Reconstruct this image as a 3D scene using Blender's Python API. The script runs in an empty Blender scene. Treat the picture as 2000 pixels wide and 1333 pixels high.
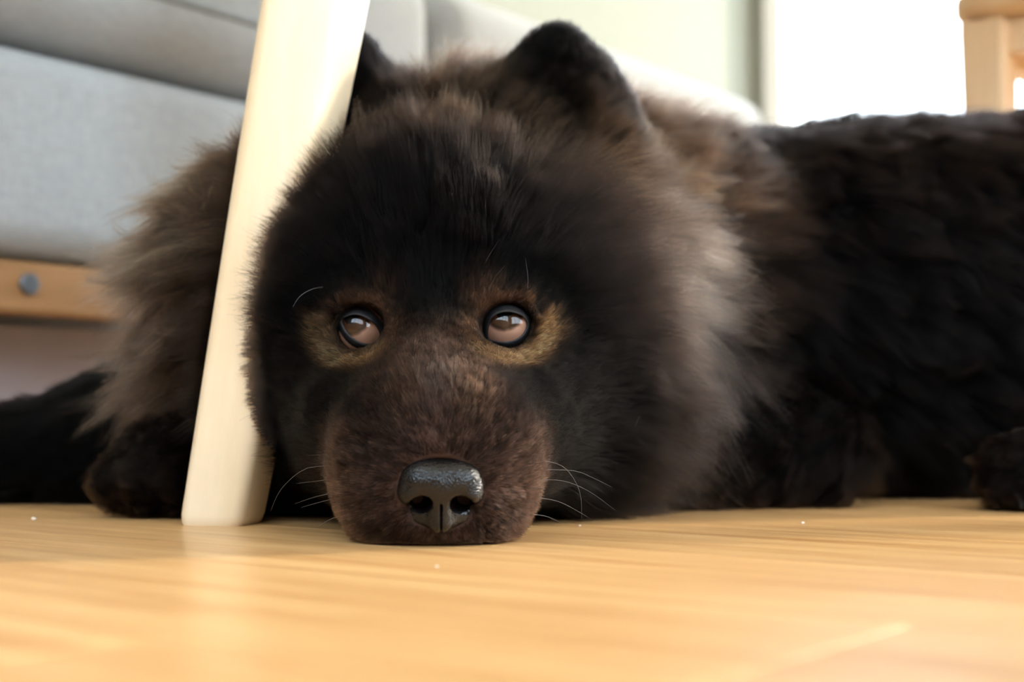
import bpy, bmesh, math, random
import numpy as np
from mathutils import Vector, Matrix, kdtree

rng = np.random.default_rng(7)
random.seed(7)
sc = bpy.context.scene
COL = sc.collection

# ------------------------------------------------------------------ camera
FPX = 2778.0                    # focal length in pixels of the 2000 x 1333 frame (50 mm on 36 mm)
CAM_H = 0.050
PITCH = math.atan(155.5 / FPX)
cam_d = bpy.data.cameras.new('camera')
cam = bpy.data.objects.new('camera', cam_d)
COL.objects.link(cam)
cam_d.sensor_width = 36.0
cam_d.lens = 36.0 * FPX / 2000.0
cam.location = (0, 0, CAM_H)
cam.rotation_euler = (math.pi / 2 + PITCH, 0, 0)
cam_d.clip_start = 0.01
cam_d.dof.use_dof = True
cam_d.dof.focus_distance = 0.612
cam_d.dof.aperture_fstop = 6.3
cam_d.dof.aperture_blades = 9
sc.camera = cam

_cp, _sp = math.cos(PITCH), math.sin(PITCH)
def P(u, v, d):
    """where the line of sight through a picture point meets the upright plane y = d"""
    a, b = (u - 1000) / FPX, (666.5 - v) / FPX
    y, z = _cp - b * _sp, _sp + b * _cp
    k = d / y
    return np.array([a * k, d, CAM_H + z * k])

# ------------------------------------------------------------------ world, sun, window light
SKY = 10.0
w = bpy.data.worlds.new('sky')
sc.world = w
w.use_nodes = True
nt = w.node_tree
nt.nodes.clear()
tc = nt.nodes.new('ShaderNodeTexCoord')
sep = nt.nodes.new('ShaderNodeSeparateXYZ')
rmp = nt.nodes.new('ShaderNodeValToRGB')
rmp.color_ramp.elements[0].position = 0.49
rmp.color_ramp.elements[0].color = (0.55, 0.50, 0.42, 1)
rmp.color_ramp.elements[1].position = 0.52
rmp.color_ramp.elements[1].color = (0.86, 0.94, 1.0, 1)
e3 = rmp.color_ramp.elements.new(1.0)
e3.color = (0.55, 0.74, 1.0, 1)
mr = nt.nodes.new('ShaderNodeMapRange')
mr.inputs['From Min'].default_value = -1
bg = nt.nodes.new('ShaderNodeBackground')
bg.inputs['Strength'].default_value = SKY
wo = nt.nodes.new('ShaderNodeOutputWorld')
nt.links.new(tc.outputs['Generated'], sep.inputs[0])
nt.links.new(sep.outputs['Z'], mr.inputs['Value'])
nt.links.new(mr.outputs[0], rmp.inputs[0])
nt.links.new(rmp.outputs[0], bg.inputs['Color'])
nt.links.new(bg.outputs[0], wo.inputs[0])

# room frame: local x runs along the floor boards (away from the sofa), local y along the sofa front
ROOM_O = Vector((-0.396, 1.10, 0))
ROOM_A = -math.atan2(0.774, 1.0)
ROOM = Matrix.Translation(ROOM_O) @ Matrix.Rotation(ROOM_A, 4, 'Z')
RN0, RN1, RS0, RS1, RH = -0.85, 3.2, -2.1, 2.83, 2.5        # room extents

sun_d = bpy.data.lights.new('sun', 'SUN')
sun_d.energy = 6.5
sun_d.angle = math.radians(4.0)
sun_d.color = (1.0, 0.90, 0.76)
sun = bpy.data.objects.new('sun', sun_d)
COL.objects.link(sun)
_az = math.radians(20.0)       # towards the sun: compass direction in the x,y plane
_el = math.radians(19.0)
_ts = Vector((math.cos(_az) * math.cos(_el), math.sin(_az) * math.cos(_el), math.sin(_el)))
sun.rotation_euler = _ts.to_track_quat('Z', 'Y').to_euler()
sun.location = _ts * 6

# openings: (local centre, size, facing) ; each gets a light portal for the sky
WIN_BACK = dict(n0=-0.815, n1=1.6, z0=0.06, z1=2.15)          # in the wall y = RS1
WIN_SUN = dict(n0=2.0, n1=3.05, z0=0.06, z1=2.15)  # unseen opening, added to bring the sun onto the ruff
WIN_FRONT = dict(n0=0.0, n1=2.5, z0=1.0, z1=2.38)            # in the wall y = RS0
WIN_RIGHT = dict(s0=-1.7, s1=1.1, z0=0.50, z1=2.3)            # in the wall x = RN1
def portal(name, loc, sx, sy, direction):
    l = bpy.data.lights.new(name, 'AREA')
    l.shape = 'RECTANGLE'
    l.size, l.size_y = sx, sy
    l.cycles.is_portal = True
    o = bpy.data.objects.new(name, l)
    COL.objects.link(o)
    o.matrix_world = ROOM @ Matrix.Translation(loc) @ Vector(direction).to_track_quat('-Z', 'Z').to_matrix().to_4x4()
    return o
for _w in (WIN_BACK, WIN_SUN): portal('window_portal', ((_w['n0'] + _w['n1']) / 2, RS1 + .02, (_w['z0'] + _w['z1']) / 2), _w['n1'] - _w['n0'], _w['z1'] - _w['z0'], (0, -1, 0))
_w = WIN_FRONT
portal('window_portal', ((_w['n0'] + _w['n1']) / 2, RS0 - .02, (_w['z0'] + _w['z1']) / 2), _w['n1'] - _w['n0'], _w['z1'] - _w['z0'], (0, 1, 0))
_w = WIN_RIGHT
portal('window_portal', (RN1 + .02, (_w['s0'] + _w['s1']) / 2, (_w['z0'] + _w['z1']) / 2), _w['s1'] - _w['s0'], _w['z1'] - _w['z0'], (-1, 0, 0))

sc.view_settings.view_transform = 'Standard'
sc.view_settings.look = 'None'
sc.view_settings.exposure = 0.0
sc.view_settings.gamma = 1.0
sc.view_settings.use_curve_mapping = False
sc.cycles.max_bounces = 4
sc.cycles.diffuse_bounces = 3
sc.cycles.glossy_bounces = 3
sc.cycles.transmission_bounces = 3
sc.cycles.transparent_max_bounces = 8
sc.cycles.sample_clamp_indirect = 6.0
sc.cycles.use_light_tree = False
sc.cycles.use_denoising = True
sc.cycles.use_adaptive_sampling = True
sc.cycles.adaptive_threshold = 0.3

# ------------------------------------------------------------------ helpers
def tag(o, label=None, cat=None, group=None, kind=None):
    if label: o['label'] = label
    if cat: o['category'] = cat
    if group: o['group'] = group
    if kind: o['kind'] = kind
    return o

def empty(name, matrix=None, loc=(0, 0, 0)):
    o = bpy.data.objects.new(name, None)
    o.empty_display_size = 0.05
    COL.objects.link(o)
    if matrix is not None: o.matrix_world = matrix
    else: o.location = loc
    return o

def link(name, me, material=None, parent=None, matrix=None, smooth=False):
    o = bpy.data.objects.new(name, me)
    COL.objects.link(o)
    if material is not None and not me.materials:
        me.materials.append(material)
    if parent is not None: o.parent = parent
    if matrix is not None: o.matrix_local = matrix
    if smooth:
        me.polygons.foreach_set('use_smooth', np.ones(len(me.polygons), bool))
    return o

def mesh_from(name, verts, faces):
    me = bpy.data.meshes.new(name)
    me.from_pydata([tuple(map(float, v)) for v in verts], [], [tuple(f) for f in faces])
    me.update()
    return me

def box_mesh(name, lo, hi, bevel=0.0, seg=2, cuts=0):
    bm = bmesh.new()
    bmesh.ops.create_cube(bm, size=1.0)
    lo, hi = Vector(lo), Vector(hi)
    for v in bm.verts:
        v.co = Vector(((v.co.x + .5) * (hi.x - lo.x) + lo.x, (v.co.y + .5) * (hi.y - lo.y) + lo.y, (v.co.z + .5) * (hi.z - lo.z) + lo.z))
    if bevel > 0:
        bmesh.ops.bevel(bm, geom=list(bm.edges), offset=bevel, segments=seg, profile=0.5, affect='EDGES', clamp_overlap=True)
    me = bpy.data.meshes.new(name)
    bm.to_mesh(me); bm.free()
    return me

def tube_mesh(name, pts, radii, sides=8, caps=True):
    pts = [Vector(p) for p in pts]
    n = len(pts)
    if not hasattr(radii, '__len__'): radii = [radii] * n
    verts, faces = [], []
    up = Vector((0, 0, 1))
    prev = None
    for i, p in enumerate(pts):
        t = (pts[min(i + 1, n - 1)] - pts[max(i - 1, 0)]).normalized()
        a = (up.cross(t) if abs(t.z) < .9 else Vector((1, 0, 0)).cross(t)) if prev is None else prev - t * prev.dot(t)
        a.normalize(); prev = a
        b = t.cross(a)
        for k in range(sides):
            an = 2 * math.pi * k / sides
            verts.append(p + (a * math.cos(an) + b * math.sin(an)) * radii[i])
    for i in range(n - 1):
        for k in range(sides):
            k2 = (k + 1) % sides
            faces.append((i * sides + k, i * sides + k2, (i + 1) * sides + k2, (i + 1) * sides + k))
    if caps:
        faces.append(tuple(reversed(range(sides))))
        faces.append(tuple(range((n - 1) * sides, n * sides)))
    return mesh_from(name, verts, faces)

# ------------------------------------------------------------------ materials
def srgb(r, g, b):
    f = lambda c: (c / 255) / 12.92 if c / 255 <= 0.04045 else (((c / 255) + 0.055) / 1.055) ** 2.4
    return (f(r), f(g), f(b), 1.0)

def new_mat(name):
    m = bpy.data.materials.new(name)
    m.use_nodes = True
    b = m.node_tree.nodes['Principled BSDF']
    return m, m.node_tree, b

def N(nt, kind, **kw):
    n = nt.nodes.new(kind)
    for k, v in kw.items():
        if k in n.inputs: n.inputs[k].default_value = v
        else: setattr(n, k, v)
    return n

def plain(name, color, rough=0.5, spec=0.5, noise=0.0, scale=20.0, bump=0.0, bscale=200.0):
    m, nt, b = new_mat(name)
    b.inputs['Base Color'].default_value = color
    b.inputs['Roughness'].default_value = rough
    b.inputs['Specular IOR Level'].default_value = spec
    tcn = N(nt, 'ShaderNodeTexCoord')
    if noise > 0:
        nz = N(nt, 'ShaderNodeTexNoise', Scale=scale, Detail=4.0)
        nt.links.new(tcn.outputs['Object'], nz.inputs['Vector'])
        mx = N(nt, 'ShaderNodeMix', data_type='RGBA')
        c2 = tuple(min(1, c * (1 - noise)) for c in color[:3]) + (1,)
        c1 = tuple(min(1, c * (1 + noise)) for c in color[:3]) + (1,)
        mx.inputs[6].default_value = c2
        mx.inputs[7].default_value = c1
        nt.links.new(nz.outputs['Fac'], mx.inputs[0])
        nt.links.new(mx.outputs[2], b.inputs['Base Color'])
    if bump > 0:
        nb = N(nt, 'ShaderNodeTexNoise', Scale=bscale, Detail=3.0)
        nt.links.new(tcn.outputs['Object'], nb.inputs['Vector'])
        bp = N(nt, 'ShaderNodeBump', Strength=bump, Distance=0.001)
        nt.links.new(nb.outputs['Fac'], bp.inputs['Height'])
        nt.links.new(bp.outputs[0], b.inputs['Normal'])
    return m

def wood(name, c_dark, c_light, rough, axis_scale, grain=1.0, coat=0.0, vary=0.0, bump=0.05):
    """streaky wood; axis_scale stretches the noise (small = along the grain)"""
    m, nt, b = new_mat(name)
    tcn = N(nt, 'ShaderNodeTexCoord')
    mp = N(nt, 'ShaderNodeMapping')
    mp.inputs['Scale'].default_value = axis_scale
    nt.links.new(tcn.outputs['Object'], mp.inputs['Vector'])
    oi = N(nt, 'ShaderNodeObjectInfo')
    off = N(nt, 'ShaderNodeVectorMath', operation='SCALE')
    off.inputs[0].default_value = (13.1, 7.7, 3.3)
    nt.links.new(oi.outputs['Random'], off.inputs['Scale'])
    ad = N(nt, 'ShaderNodeVectorMath', operation='ADD')
    nt.links.new(mp.outputs[0], ad.inputs[0])
    nt.links.new(off.outputs[0], ad.inputs[1])
    n1 = N(nt, 'ShaderNodeTexNoise', Scale=1.0, Detail=3.0, Roughness=0.6, Distortion=0.4)
    nt.links.new(ad.outputs[0], n1.inputs['Vector'])
    n2 = N(nt, 'ShaderNodeTexNoise', Scale=9.0, Detail=3.0, Roughness=0.7)
    nt.links.new(ad.outputs[0], n2.inputs['Vector'])
    mixf = N(nt, 'ShaderNodeMath', operation='MULTIPLY_ADD')
    nt.links.new(n2.outputs['Fac'], mixf.inputs[0])
    mixf.inputs[1].default_value = 0.45 * grain
    nt.links.new(n1.outputs['Fac'], mixf.inputs[2])
    rp = N(nt, 'ShaderNodeValToRGB')
    rp.color_ramp.elements[0].position = 0.45
    rp.color_ramp.elements[0].color = c_dark
    rp.color_ramp.elements[1].position = 0.95
    rp.color_ramp.elements[1].color = c_light
    nt.links.new(mixf.outputs[0], rp.inputs[0])
    hs = N(nt, 'ShaderNodeHueSaturation')
    va = N(nt, 'ShaderNodeMapRange')
    va.inputs['To Min'].default_value = 1 - vary
    va.inputs['To Max'].default_value = 1 + vary
    nt.links.new(oi.outputs['Random'], va.inputs['Value'])
    nt.links.new(va.outputs[0], hs.inputs['Value'])
    nt.links.new(rp.outputs[0], hs.inputs['Color'])
    nt.links.new(hs.outputs[0], b.inputs['Base Color'])
    b.inputs['Roughness'].default_value = rough
    b.inputs['Coat Weight'].default_value = coat
    b.inputs['Coat Roughness'].default_value = 0.15
    if bump > 0:
        bp = N(nt, 'ShaderNodeBump', Strength=bump, Distance=0.001)
        nt.links.new(n2.outputs['Fac'], bp.inputs['Height'])
        nt.links.new(bp.outputs[0], b.inputs['Normal'])
    return m

M_floor = wood('oiled_oak', srgb(184, 132, 78), srgb(222, 180, 124), 0.34, (5, 90, 90), 1.0, vary=0.06, bump=0.0)
M_wall = plain('wall_paint', srgb(140, 142, 131), 0.9, 0.2)
M_wall2 = plain('taupe_paint', srgb(132, 122, 112), 0.9, 0.2)
M_ceil = plain('ceiling_paint', srgb(240, 240, 236), 0.9, 0.2)
M_frame = plain('white_lacquer', srgb(238, 238, 236), 0.4, 0.5, noise=0.01)
M_birch = wood('pale_birch', srgb(232, 208, 170), srgb(246, 228, 198), 0.42, (26, 26, 2.2), 0.7, bump=0.0)
M_pine = wood('pine_rail', srgb(128, 88, 46), srgb(168, 122, 74), 0.5, (30, 3, 30), 0.8, bump=0.0)
M_chair = wood('beech_chair', srgb(222, 184, 140), srgb(240, 210, 170), 0.45, (20, 20, 3), 0.7, bump=0.0)
M_steel = plain('zinc_bolt', srgb(110, 118, 128), 0.35, 0.5, noise=0.05)
M_steel.node_tree.nodes['Principled BSDF'].inputs['Metallic'].default_value = 0.8

def fabric(name, c):
    m, nt, b = new_mat(name)
    tcn = N(nt, 'ShaderNodeTexCoord')
    def wave(d):
        mp = N(nt, 'ShaderNodeMapping')
        mp.inputs['Scale'].default_value = d
        nt.links.new(tcn.outputs['Object'], mp.inputs['Vector'])
        n = N(nt, 'ShaderNodeTexNoise', Scale=1.0, Detail=2.0, Roughness=0.7)
        nt.links.new(mp.outputs[0], n.inputs['Vector'])
        return n
    a = wave((60, 60, 700)); c_ = wave((700, 700, 60))
    ad = N(nt, 'ShaderNodeMath', operation='ADD')
    nt.links.new(a.outputs['Fac'], ad.inputs[0]); nt.links.new(c_.outputs['Fac'], ad.inputs[1])
    rp = N(nt, 'ShaderNodeValToRGB')
    rp.color_ramp.elements[0].position = 0.25; rp.color_ramp.elements[1].position = 0.80
    hf = N(nt, 'ShaderNodeMath', operation='MULTIPLY'); hf.inputs[1].default_value = 0.5
    nt.links.new(ad.outputs[0], hf.inputs[0]); nt.links.new(hf.outputs[0], rp.inputs[0])
    rp.color_ramp.elements[0].color = tuple(x * 0.72 for x in c[:3]) + (1,)
    rp.color_ramp.elements[1].color = tuple(min(1, x * 1.22) for x in c[:3]) + (1,)
    nt.links.new(rp.outputs[0], b.inputs['Base Color'])
    b.inputs['Roughness'].default_value = 0.95
    b.inputs['Specular IOR Level'].default_value = 0.15
    b.inputs['Sheen Weight'].default_value = 0.25
    return m
M_fabric = fabric('grey_upholstery', srgb(162, 165, 166))
M_piping = fabric('grey_piping', srgb(128, 132, 132))

def glass_mat():
    m = bpy.data.materials.new('window_glass')
    m.use_nodes = True
    nt = m.node_tree; nt.nodes.clear()
    out = N(nt, 'ShaderNodeOutputMaterial')
    tr = N(nt, 'ShaderNodeBsdfTransparent'); gl = N(nt, 'ShaderNodeBsdfGlossy')
    tr.inputs[0].default_value = (0.97, 0.985, 0.98, 1)
    gl.inputs['Roughness'].default_value = 0.02
    mx = N(nt, 'ShaderNodeMixShader')
    mx.inputs[0].default_value = 0.04; nt.links.new(tr.outputs[0], mx.inputs[1]); nt.links.new(gl.outputs[0], mx.inputs[2])
    nt.links.new(mx.outputs[0], out.inputs[0])
    return m
M_glass = glass_mat()

# ------------------------------------------------------------------ room shell
def rlink(name, me, mat, parent=None, kind='structure'):
    o = link(name, me, mat, parent)
    if parent is None: o.matrix_world = ROOM
    if kind and parent is None: o['kind'] = kind
    return o

T = 0.14
floor = rlink('floor', box_mesh('floor', (RN0 - T, RS0 - T, -0.06), (RN1 + T, RS1 + T, -0.012)), plain('subfloor', srgb(70, 48, 30), 0.8))
# floor boards: rows across the local y axis, running along local x
PLK_W, PLK_T, GAP = 0.128, 0.0125, 0.00025
pl_meshes = {}
row = 0
y = RS0 + 0.02
while y < RS1:
    x = RN0 - random.uniform(0, 0.9)
    while x < RN1:
        L = random.choice((0.9, 1.2, 1.5))
        a, b = max(x, RN0), min(x + L, RN1)
        if b - a > 0.03:
            key = (round(b - a, 3), round(min(PLK_W, RS1 - y), 3))
            if key not in pl_meshes:
                me = box_mesh('plank', (GAP, GAP, -PLK_T), (key[0] - GAP, key[1] - GAP, 0.0), bevel=0.0004, seg=1)
                me.materials.append(M_floor)
                pl_meshes[key] = me
            o = bpy.data.objects.new('plank', pl_meshes[key])
            COL.objects.link(o)
            o.parent = floor
            o.location = (a, y, 0)
        x += L
    y += PLK_W
    row += 1

def wall_with_hole(name, axis, pos, lo, hi, holes, mat=M_wall):
    """axis 'y': wall in the plane y = pos spanning x lo..hi; hole (a0, a1, z0, z1); thickness outward"""
    bm = bmesh.new()
    def addbox(a0, a1, z0, z1):
        if a1 - a0 < 1e-4 or z1 - z0 < 1e-4: return
        r = bmesh.ops.create_cube(bm, size=1.0)
        p0, p1 = (pos, pos + T) if (pos > 0) else (pos - T, pos)
        for v in r['verts']:
            a = a0 + (v.co.x + .5) * (a1 - a0)
            p = p0 + (v.co.y + .5) * (p1 - p0)
            z = z0 + (v.co.z + .5) * (z1 - z0)
            v.co = (a, p, z) if axis == 'y' else (p, a, z)
    cur = lo
    for (a0, a1, z0, z1) in holes:
        addbox(cur, a0, 0, RH); addbox(a0, a1, 0, z0); addbox(a0, a1, z1, RH)
        cur = a1
    addbox(cur, hi, 0, RH)
    bmesh.ops.recalc_face_normals(bm, faces=bm.faces)
    me = bpy.data.meshes.new(name); bm.to_mesh(me); bm.free()
    return rlink(name, me, mat)

rlink('wall_left', box_mesh('wall_left', (RN0 - T, RS0, 0), (RN0, RS1, RH)), M_wall)
w_ = WIN_BACK
wall_with_hole('wall_back', 'y', RS1, RN0 - T, RN1 + T, [(q['n0'], q['n1'], q['z0'], q['z1']) for q in (WIN_BACK, WIN_SUN)])
w_ = WIN_FRONT
wall_with_hole('wall_front', 'y', RS0, RN0 - T, RN1 + T, [(w_['n0'], w_['n1'], w_['z0'], w_['z1'])], M_wall2)
w_ = WIN_RIGHT
wall_with_hole('wall_right', 'x', RN1, RS0, RS1, [(w_['s0'], w_['s1'], w_['z0'], w_['z1'])], M_wall2)
rlink('ceiling', box_mesh('ceiling', (RN0 - T, RS0 - T, RH), (RN1 + T, RS1 + T, RH + 0.1)), M_ceil)

def window(name, axis, pos, a0, a1, z0, z1, mull, trans):
    """frame bars and panes as parts"""
    out = 1 if pos > 0 else -1
    root = empty(name, ROOM); root['kind'] = 'structure'
    def bar(nm, b0, b1, c0, c1, d0=0.0, d1=0.07, mat=M_frame, bev=0.004):
        p0, p1 = sorted((pos + out * d0, pos + out * d1))
        lo, hi = ((b0, p0, c0), (b1, p1, c1)) if axis == 'y' else ((p0, b0, c0), (p1, b1, c1))
        link(nm, box_mesh(nm, lo, hi, bevel=bev), mat, root)
    f = 0.055
    bar('frame_side', a0, a0 + f, z0, z1, -0.012); bar('frame_side', a1 - f, a1, z0, z1, -0.012)
    bar('frame_head', a0 + f, a1 - f, z1 - f, z1, -0.012); bar('frame_bottom', a0 + f, a1 - f, z0, z0 + f, -0.012)
    xs = [a0 + f] + [a0 + (a1 - a0) * m for m in mull] + [a1 - f]
    zs = [z0 + f] + [z0 + (z1 - z0) * t for t in trans] + [z1 - f]
    for m in xs[1:-1]: bar('mullion', m - 0.03, m + 0.03, z0 + f, z1 - f, 0.0, 0.06)
    for i in range(len(xs) - 1):
        for t in zs[1:-1]: bar('muntin', xs[i] + (0.03 if i else 0), xs[i + 1] - (0.03 if i < len(xs) - 2 else 0), t - 0.015, t + 0.015, 0.01, 0.05)
        for j in range(len(zs) - 1):
            bar('pane', xs[i], xs[i + 1], zs[j], zs[j + 1], 0.028, 0.032, M_glass, 0)
    return root
w_ = WIN_BACK
window('window_1', 'y', RS1, w_['n0'], w_['n1'], w_['z0'], w_['z1'], [0.62], [])
w_ = WIN_SUN
window('added_sun_window', 'y', RS1, w_['n0'], w_['n1'], w_['z0'], w_['z1'], [], [])  # extra window out of view, lets the sun reach the dog
w_ = WIN_FRONT
window('window_2', 'y', RS0, w_['n0'], w_['n1'], w_['z0'], w_['z1'], [0.25, 0.5, 0.75], [0.5])
w_ = WIN_RIGHT
window('window_3', 'x', RN1, w_['s0'], w_['s1'], w_['z0'], w_['z1'], [0.33, 0.66], [0.5])

# ------------------------------------------------------------------ sofa (daybed)
S_L, S_R, S_D = -1.03, 1.27, 0.80       # along the front, depth
sofa = empty('sofa', ROOM @ Matrix.Translation((0, 0, 0)))
tag(sofa, 'low grey upholstered daybed sofa on a wooden rail behind the dog', 'sofa')
link('front_rail', box_mesh('front_rail', (-0.030, S_L, 0.134), (-0.004, S_R - 0.06, 0.176), 0.004), M_pine, sofa)
for yy in (S_L, S_R - 0.09):
    link('side_rail', box_mesh('side_rail', (-S_D + .03, yy, 0.134), (-0.030, yy + .03, 0.176), 0.004), M_pine, sofa)
for xx in (-0.075, -S_D + .03):
    for yy in (S_L + .03, S_R - 0.16):
        link('leg', tube_mesh('leg', [(xx + .02, yy + .02, 0), (xx + .02, yy + .02, 0.136)], [0.018, 0.024], 16), M_pine, sofa)
fr_ = bpy.data.objects['front_rail']
for yy in (0.026, -0.7, 1.0):
    bolt = link('bolt', tube_mesh('bolt', [(-0.006, yy, 0.158), (-0.0015, yy, 0.158), (-0.0005, yy, 0.158)], [0.0085, 0.0085, 0.007], 20), M_steel, fr_)
link('gap_filler_panel', box_mesh('gap_filler_panel', (-0.14, S_L + .1, 0.004), (-0.12, S_R - .2, 0.134), 0.002), plain('gap_filler_grey', srgb(176, 166, 170), .95, .1, noise=.05, scale=30), sofa)  # added panel, catches light where the wall behind stays too dark
def cushion_mesh(name, lo, hi, r, puff=0.008):
    me = box_mesh(name, lo, hi, r, 6)
    bm = bmesh.new(); bm.from_mesh(me)
    bmesh.ops.subdivide_edges(bm, edges=[e for e in bm.edges if e.calc_length() > 0.12], cuts=6, use_grid_fill=True)
    cx, cy, cz = [(a + b) / 2 for a, b in zip(lo, hi)]
    sx, sy, sz = [(b - a) / 2 for a, b in zip(lo, hi)]
    for v in bm.verts:
        a, b, c = (v.co.x - cx) / sx, (v.co.y - cy) / sy, (v.co.z - cz) / sz
        k = max(0, 1 - b * b) ** .5
        v.co.z += puff * c * max(0, 1 - a * a) * k
        v.co.x += puff * .8 * a * max(0, 1 - c * c) * k
    bm.to_mesh(me); bm.free()
    return me
link('upholstered_base', cushion_mesh('upholstered_base', (-S_D, S_L, 0.180), (0.004, S_R - 0.02, 0.347), 0.028, 0.006), M_fabric, sofa, smooth=True)
edges_ = [S_L, -0.242, 0.514, S_R]
names_ = ['grey seat cushion at the near end of the sofa, beyond the picture edge', 'grey piped seat cushion on the sofa beside the pale wooden leg',
          'sunlit grey seat cushion on the far end of the sofa by the window']
for i in range(3):
    a, b = edges_[i] + .004, edges_[i + 1] - .004
    if i == 0: continue
    c = link('seat_cushion', cushion_mesh('seat_cushion', (-S_D + .02, a, 0.357), (0.010, b, 0.527), 0.045, 0.012), M_fabric, None, smooth=True)
    c.matrix_world = ROOM
    tag(c, names_[i], 'cushion', 'seat cushions of the sofa')
    loop = []
    x0, x1, y0, y1, zz, r = -S_D + .02, 0.010, a, b, 0.412, 0.045
    for (ox, oy, a0) in ((x1 - r, y0 + r, -90), (x1 - r, y1 - r, 0), (x0 + r, y1 - r, 90), (x0 + r, y0 + r, 180)):
        for k in range(7):
            an = math.radians(a0 + 15 * k)
            loop.append((ox + (r + .0065) * math.cos(an) , oy + (r + .001) * math.sin(an), zz))
    loop.append(loop[0])
    link('piping', tube_mesh('piping', loop, 0.0035, 8, False), M_piping, c, smooth=True)

# ------------------------------------------------------------------ table whose leg stands in front of the dog
LEG_B = np.array([-0.1405, 0.692, 0.0])       # foot centre of the visible leg
LEG_LEAN = np.array([0.144, 0.140])           # shift in x, y for each metre of height
TAB_H = 0.70
td = np.array([-0.195, 0.981]); tw = np.array([0.981, 0.195])
def table_leg(foot, lean, rot):
    """rounded square leg, thicker towards the top, small chamfer at the foot"""
    verts, faces = [], []
    prof = [(0, .90), (.0015, .955), (.005, 1.0), (.12, 1.18), (.25, 1.38), (.40, 1.50), (TAB_H, 1.6)]
    half, rc = 0.0165, 0.0065
    cs = []
    for (sx, sy, a0) in ((1, -1, -90), (1, 1, 0), (-1, 1, 90), (-1, -1, 180)):
        for k in range(6):
            an = math.radians(a0 + 18 * k)
            cs.append((sx * (half - rc) + rc * math.cos(an), sy * (half - rc) + rc * math.sin(an)))
    n = len(cs)
    c_, s_ = math.cos(rot), math.sin(rot)
    for (z, s) in prof:
        for (x, y) in cs:
            xr, yr = (x * c_ - y * s_) * s, (x * s_ + y * c_) * s
            verts.append((foot[0] + lean[0] * z + xr, foot[1] + lean[1] * z + yr, z))
    for i in range(len(prof) - 1):
        for k in range(n):
            k2 = (k + 1) % n
            faces.append((i * n + k, i * n + k2, (i + 1) * n + k2, (i + 1) * n + k))
    faces.append(tuple(reversed(range(n)))); faces.append(tuple(range((len(prof) - 1) * n, len(prof) * n)))
    return mesh_from('leg', verts, faces)
table = empty('table')
tag(table, 'pale birch table standing over the dog, one splayed leg beside its head', 'table')
LEG_ROT = math.radians(-14)
f0 = LEG_B[:2]
TL, TD = 1.38, 0.50
FEET = [f0, f0 + td * TD + np.array([0.006, 0.0]), f0 + tw * TL, f0 + tw * TL + td * TD]
LEANS = [LEG_LEAN, LEG_LEAN * np.array([1, -1.0]), LEG_LEAN * np.array([-1, 1.0]), -LEG_LEAN]
for f, l in zip(FEET, LEANS):
    lg = link('leg', table_leg(f, l, LEG_ROT if f is f0 else 0.2), M_birch, table)
    lg.data.polygons.foreach_set('use_smooth', np.ones(len(lg.data.polygons), bool))
    try: lg.data.set_sharp_from_angle(angle=math.radians(30))
    except Exception: pass
ang = math.atan2(tw[1], tw[0])
ctr = f0 + tw * TL / 2 + td * TD / 2
mt = Matrix.Translation((ctr[0], ctr[1], 0)) @ Matrix.Rotation(ang, 4, 'Z')
link('table_top', box_mesh('table_top', (-TL / 2 - .02, -TD / 2 - .02, TAB_H), (TL / 2 + .02, TD / 2, TAB_H + .028), .006), M_birch, table, mt)
for s in (-1, 1):
    link('apron', box_mesh('apron', (-TL / 2 + .12, s * (TD / 2 - .045) - .009, TAB_H - .07), (TL / 2 - .12, s * (TD / 2 - .045) + .009, TAB_H), .002), M_birch, table, mt)

# ------------------------------------------------------------------ chair by the window
chair_leg = P(1932, 120, 1.36)
ROOMR = Matrix.Rotation(ROOM_A, 4, 'Z')
chair = empty('chair', Matrix.Translation((chair_leg[0], chair_leg[1], 0)) @ ROOMR)
tag(chair, 'beech wooden chair with straight legs standing before the bright window', 'chair')
SEAT_Z = 0.435
for (xx, yy) in ((0, 0), (0.40, 0), (0, 0.40), (0.40, 0.40)):
    h = SEAT_Z
    me = box_mesh('leg', (xx - .019, yy - .019, 0), (xx + .019, yy + .019, h), .004)
    for v in me.vertices:
        k = 1 + 0.18 * (v.co.z - 0.26) / 0.18
        k = max(.75, min(1.2, k))
        v.co.x = xx + (v.co.x - xx) * k; v.co.y = yy + (v.co.y - yy) * k
    link('leg', me, M_chair, chair)
# seat: rounded corners
def rounded_slab(name, x0, x1, y0, y1, z0, z1, r):
    pts = []
    for (ox, oy, a0) in ((x1 - r, y0 + r, -90), (x1 - r, y1 - r, 0), (x0 + r, y1 - r, 90), (x0 + r, y0 + r, 180)):
        for k in range(9):
            an = math.radians(a0 + 11.25 * k)
            pts.append((ox + r * math.cos(an), oy + r * math.sin(an)))
    n = len(pts)
    v = []
    cx, cy = (x0 + x1) / 2, (y0 + y1) / 2
    for (z, s) in ((z0, .94), (z0 + .006, .985), (z0 + .012, 1), (z1 - .005, 1), (z1, .985)):
        v += [(cx + (p[0] - cx) * s, cy + (p[1] - cy) * s, z) for p in pts]
    f = [tuple(reversed(range(n))), tuple(range(4 * n, 5 * n))]
    for i in range(4):
        for k in range(n):
            k2 = (k + 1) % n
            f.append((i * n + k, i * n + k2, (i + 1) * n + k2, (i + 1) * n + k))
    return mesh_from(name, v, f)
link('seat', rounded_slab('seat', -.035, .435, -.035, .435, SEAT_Z, SEAT_Z + .03, .05), M_chair, chair)
for (a, b, c, d) in ((.014, .386, -.009, .009), (.014, .386, .391, .409)):
    link('apron', box_mesh('apron', (a, c, SEAT_Z - .035), (b, d, SEAT_Z), .002), M_chair, chair)
    link('apron', box_mesh('apron', (c, a, SEAT_Z - .035), (d, b, SEAT_Z), .002), M_chair, chair)
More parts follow.
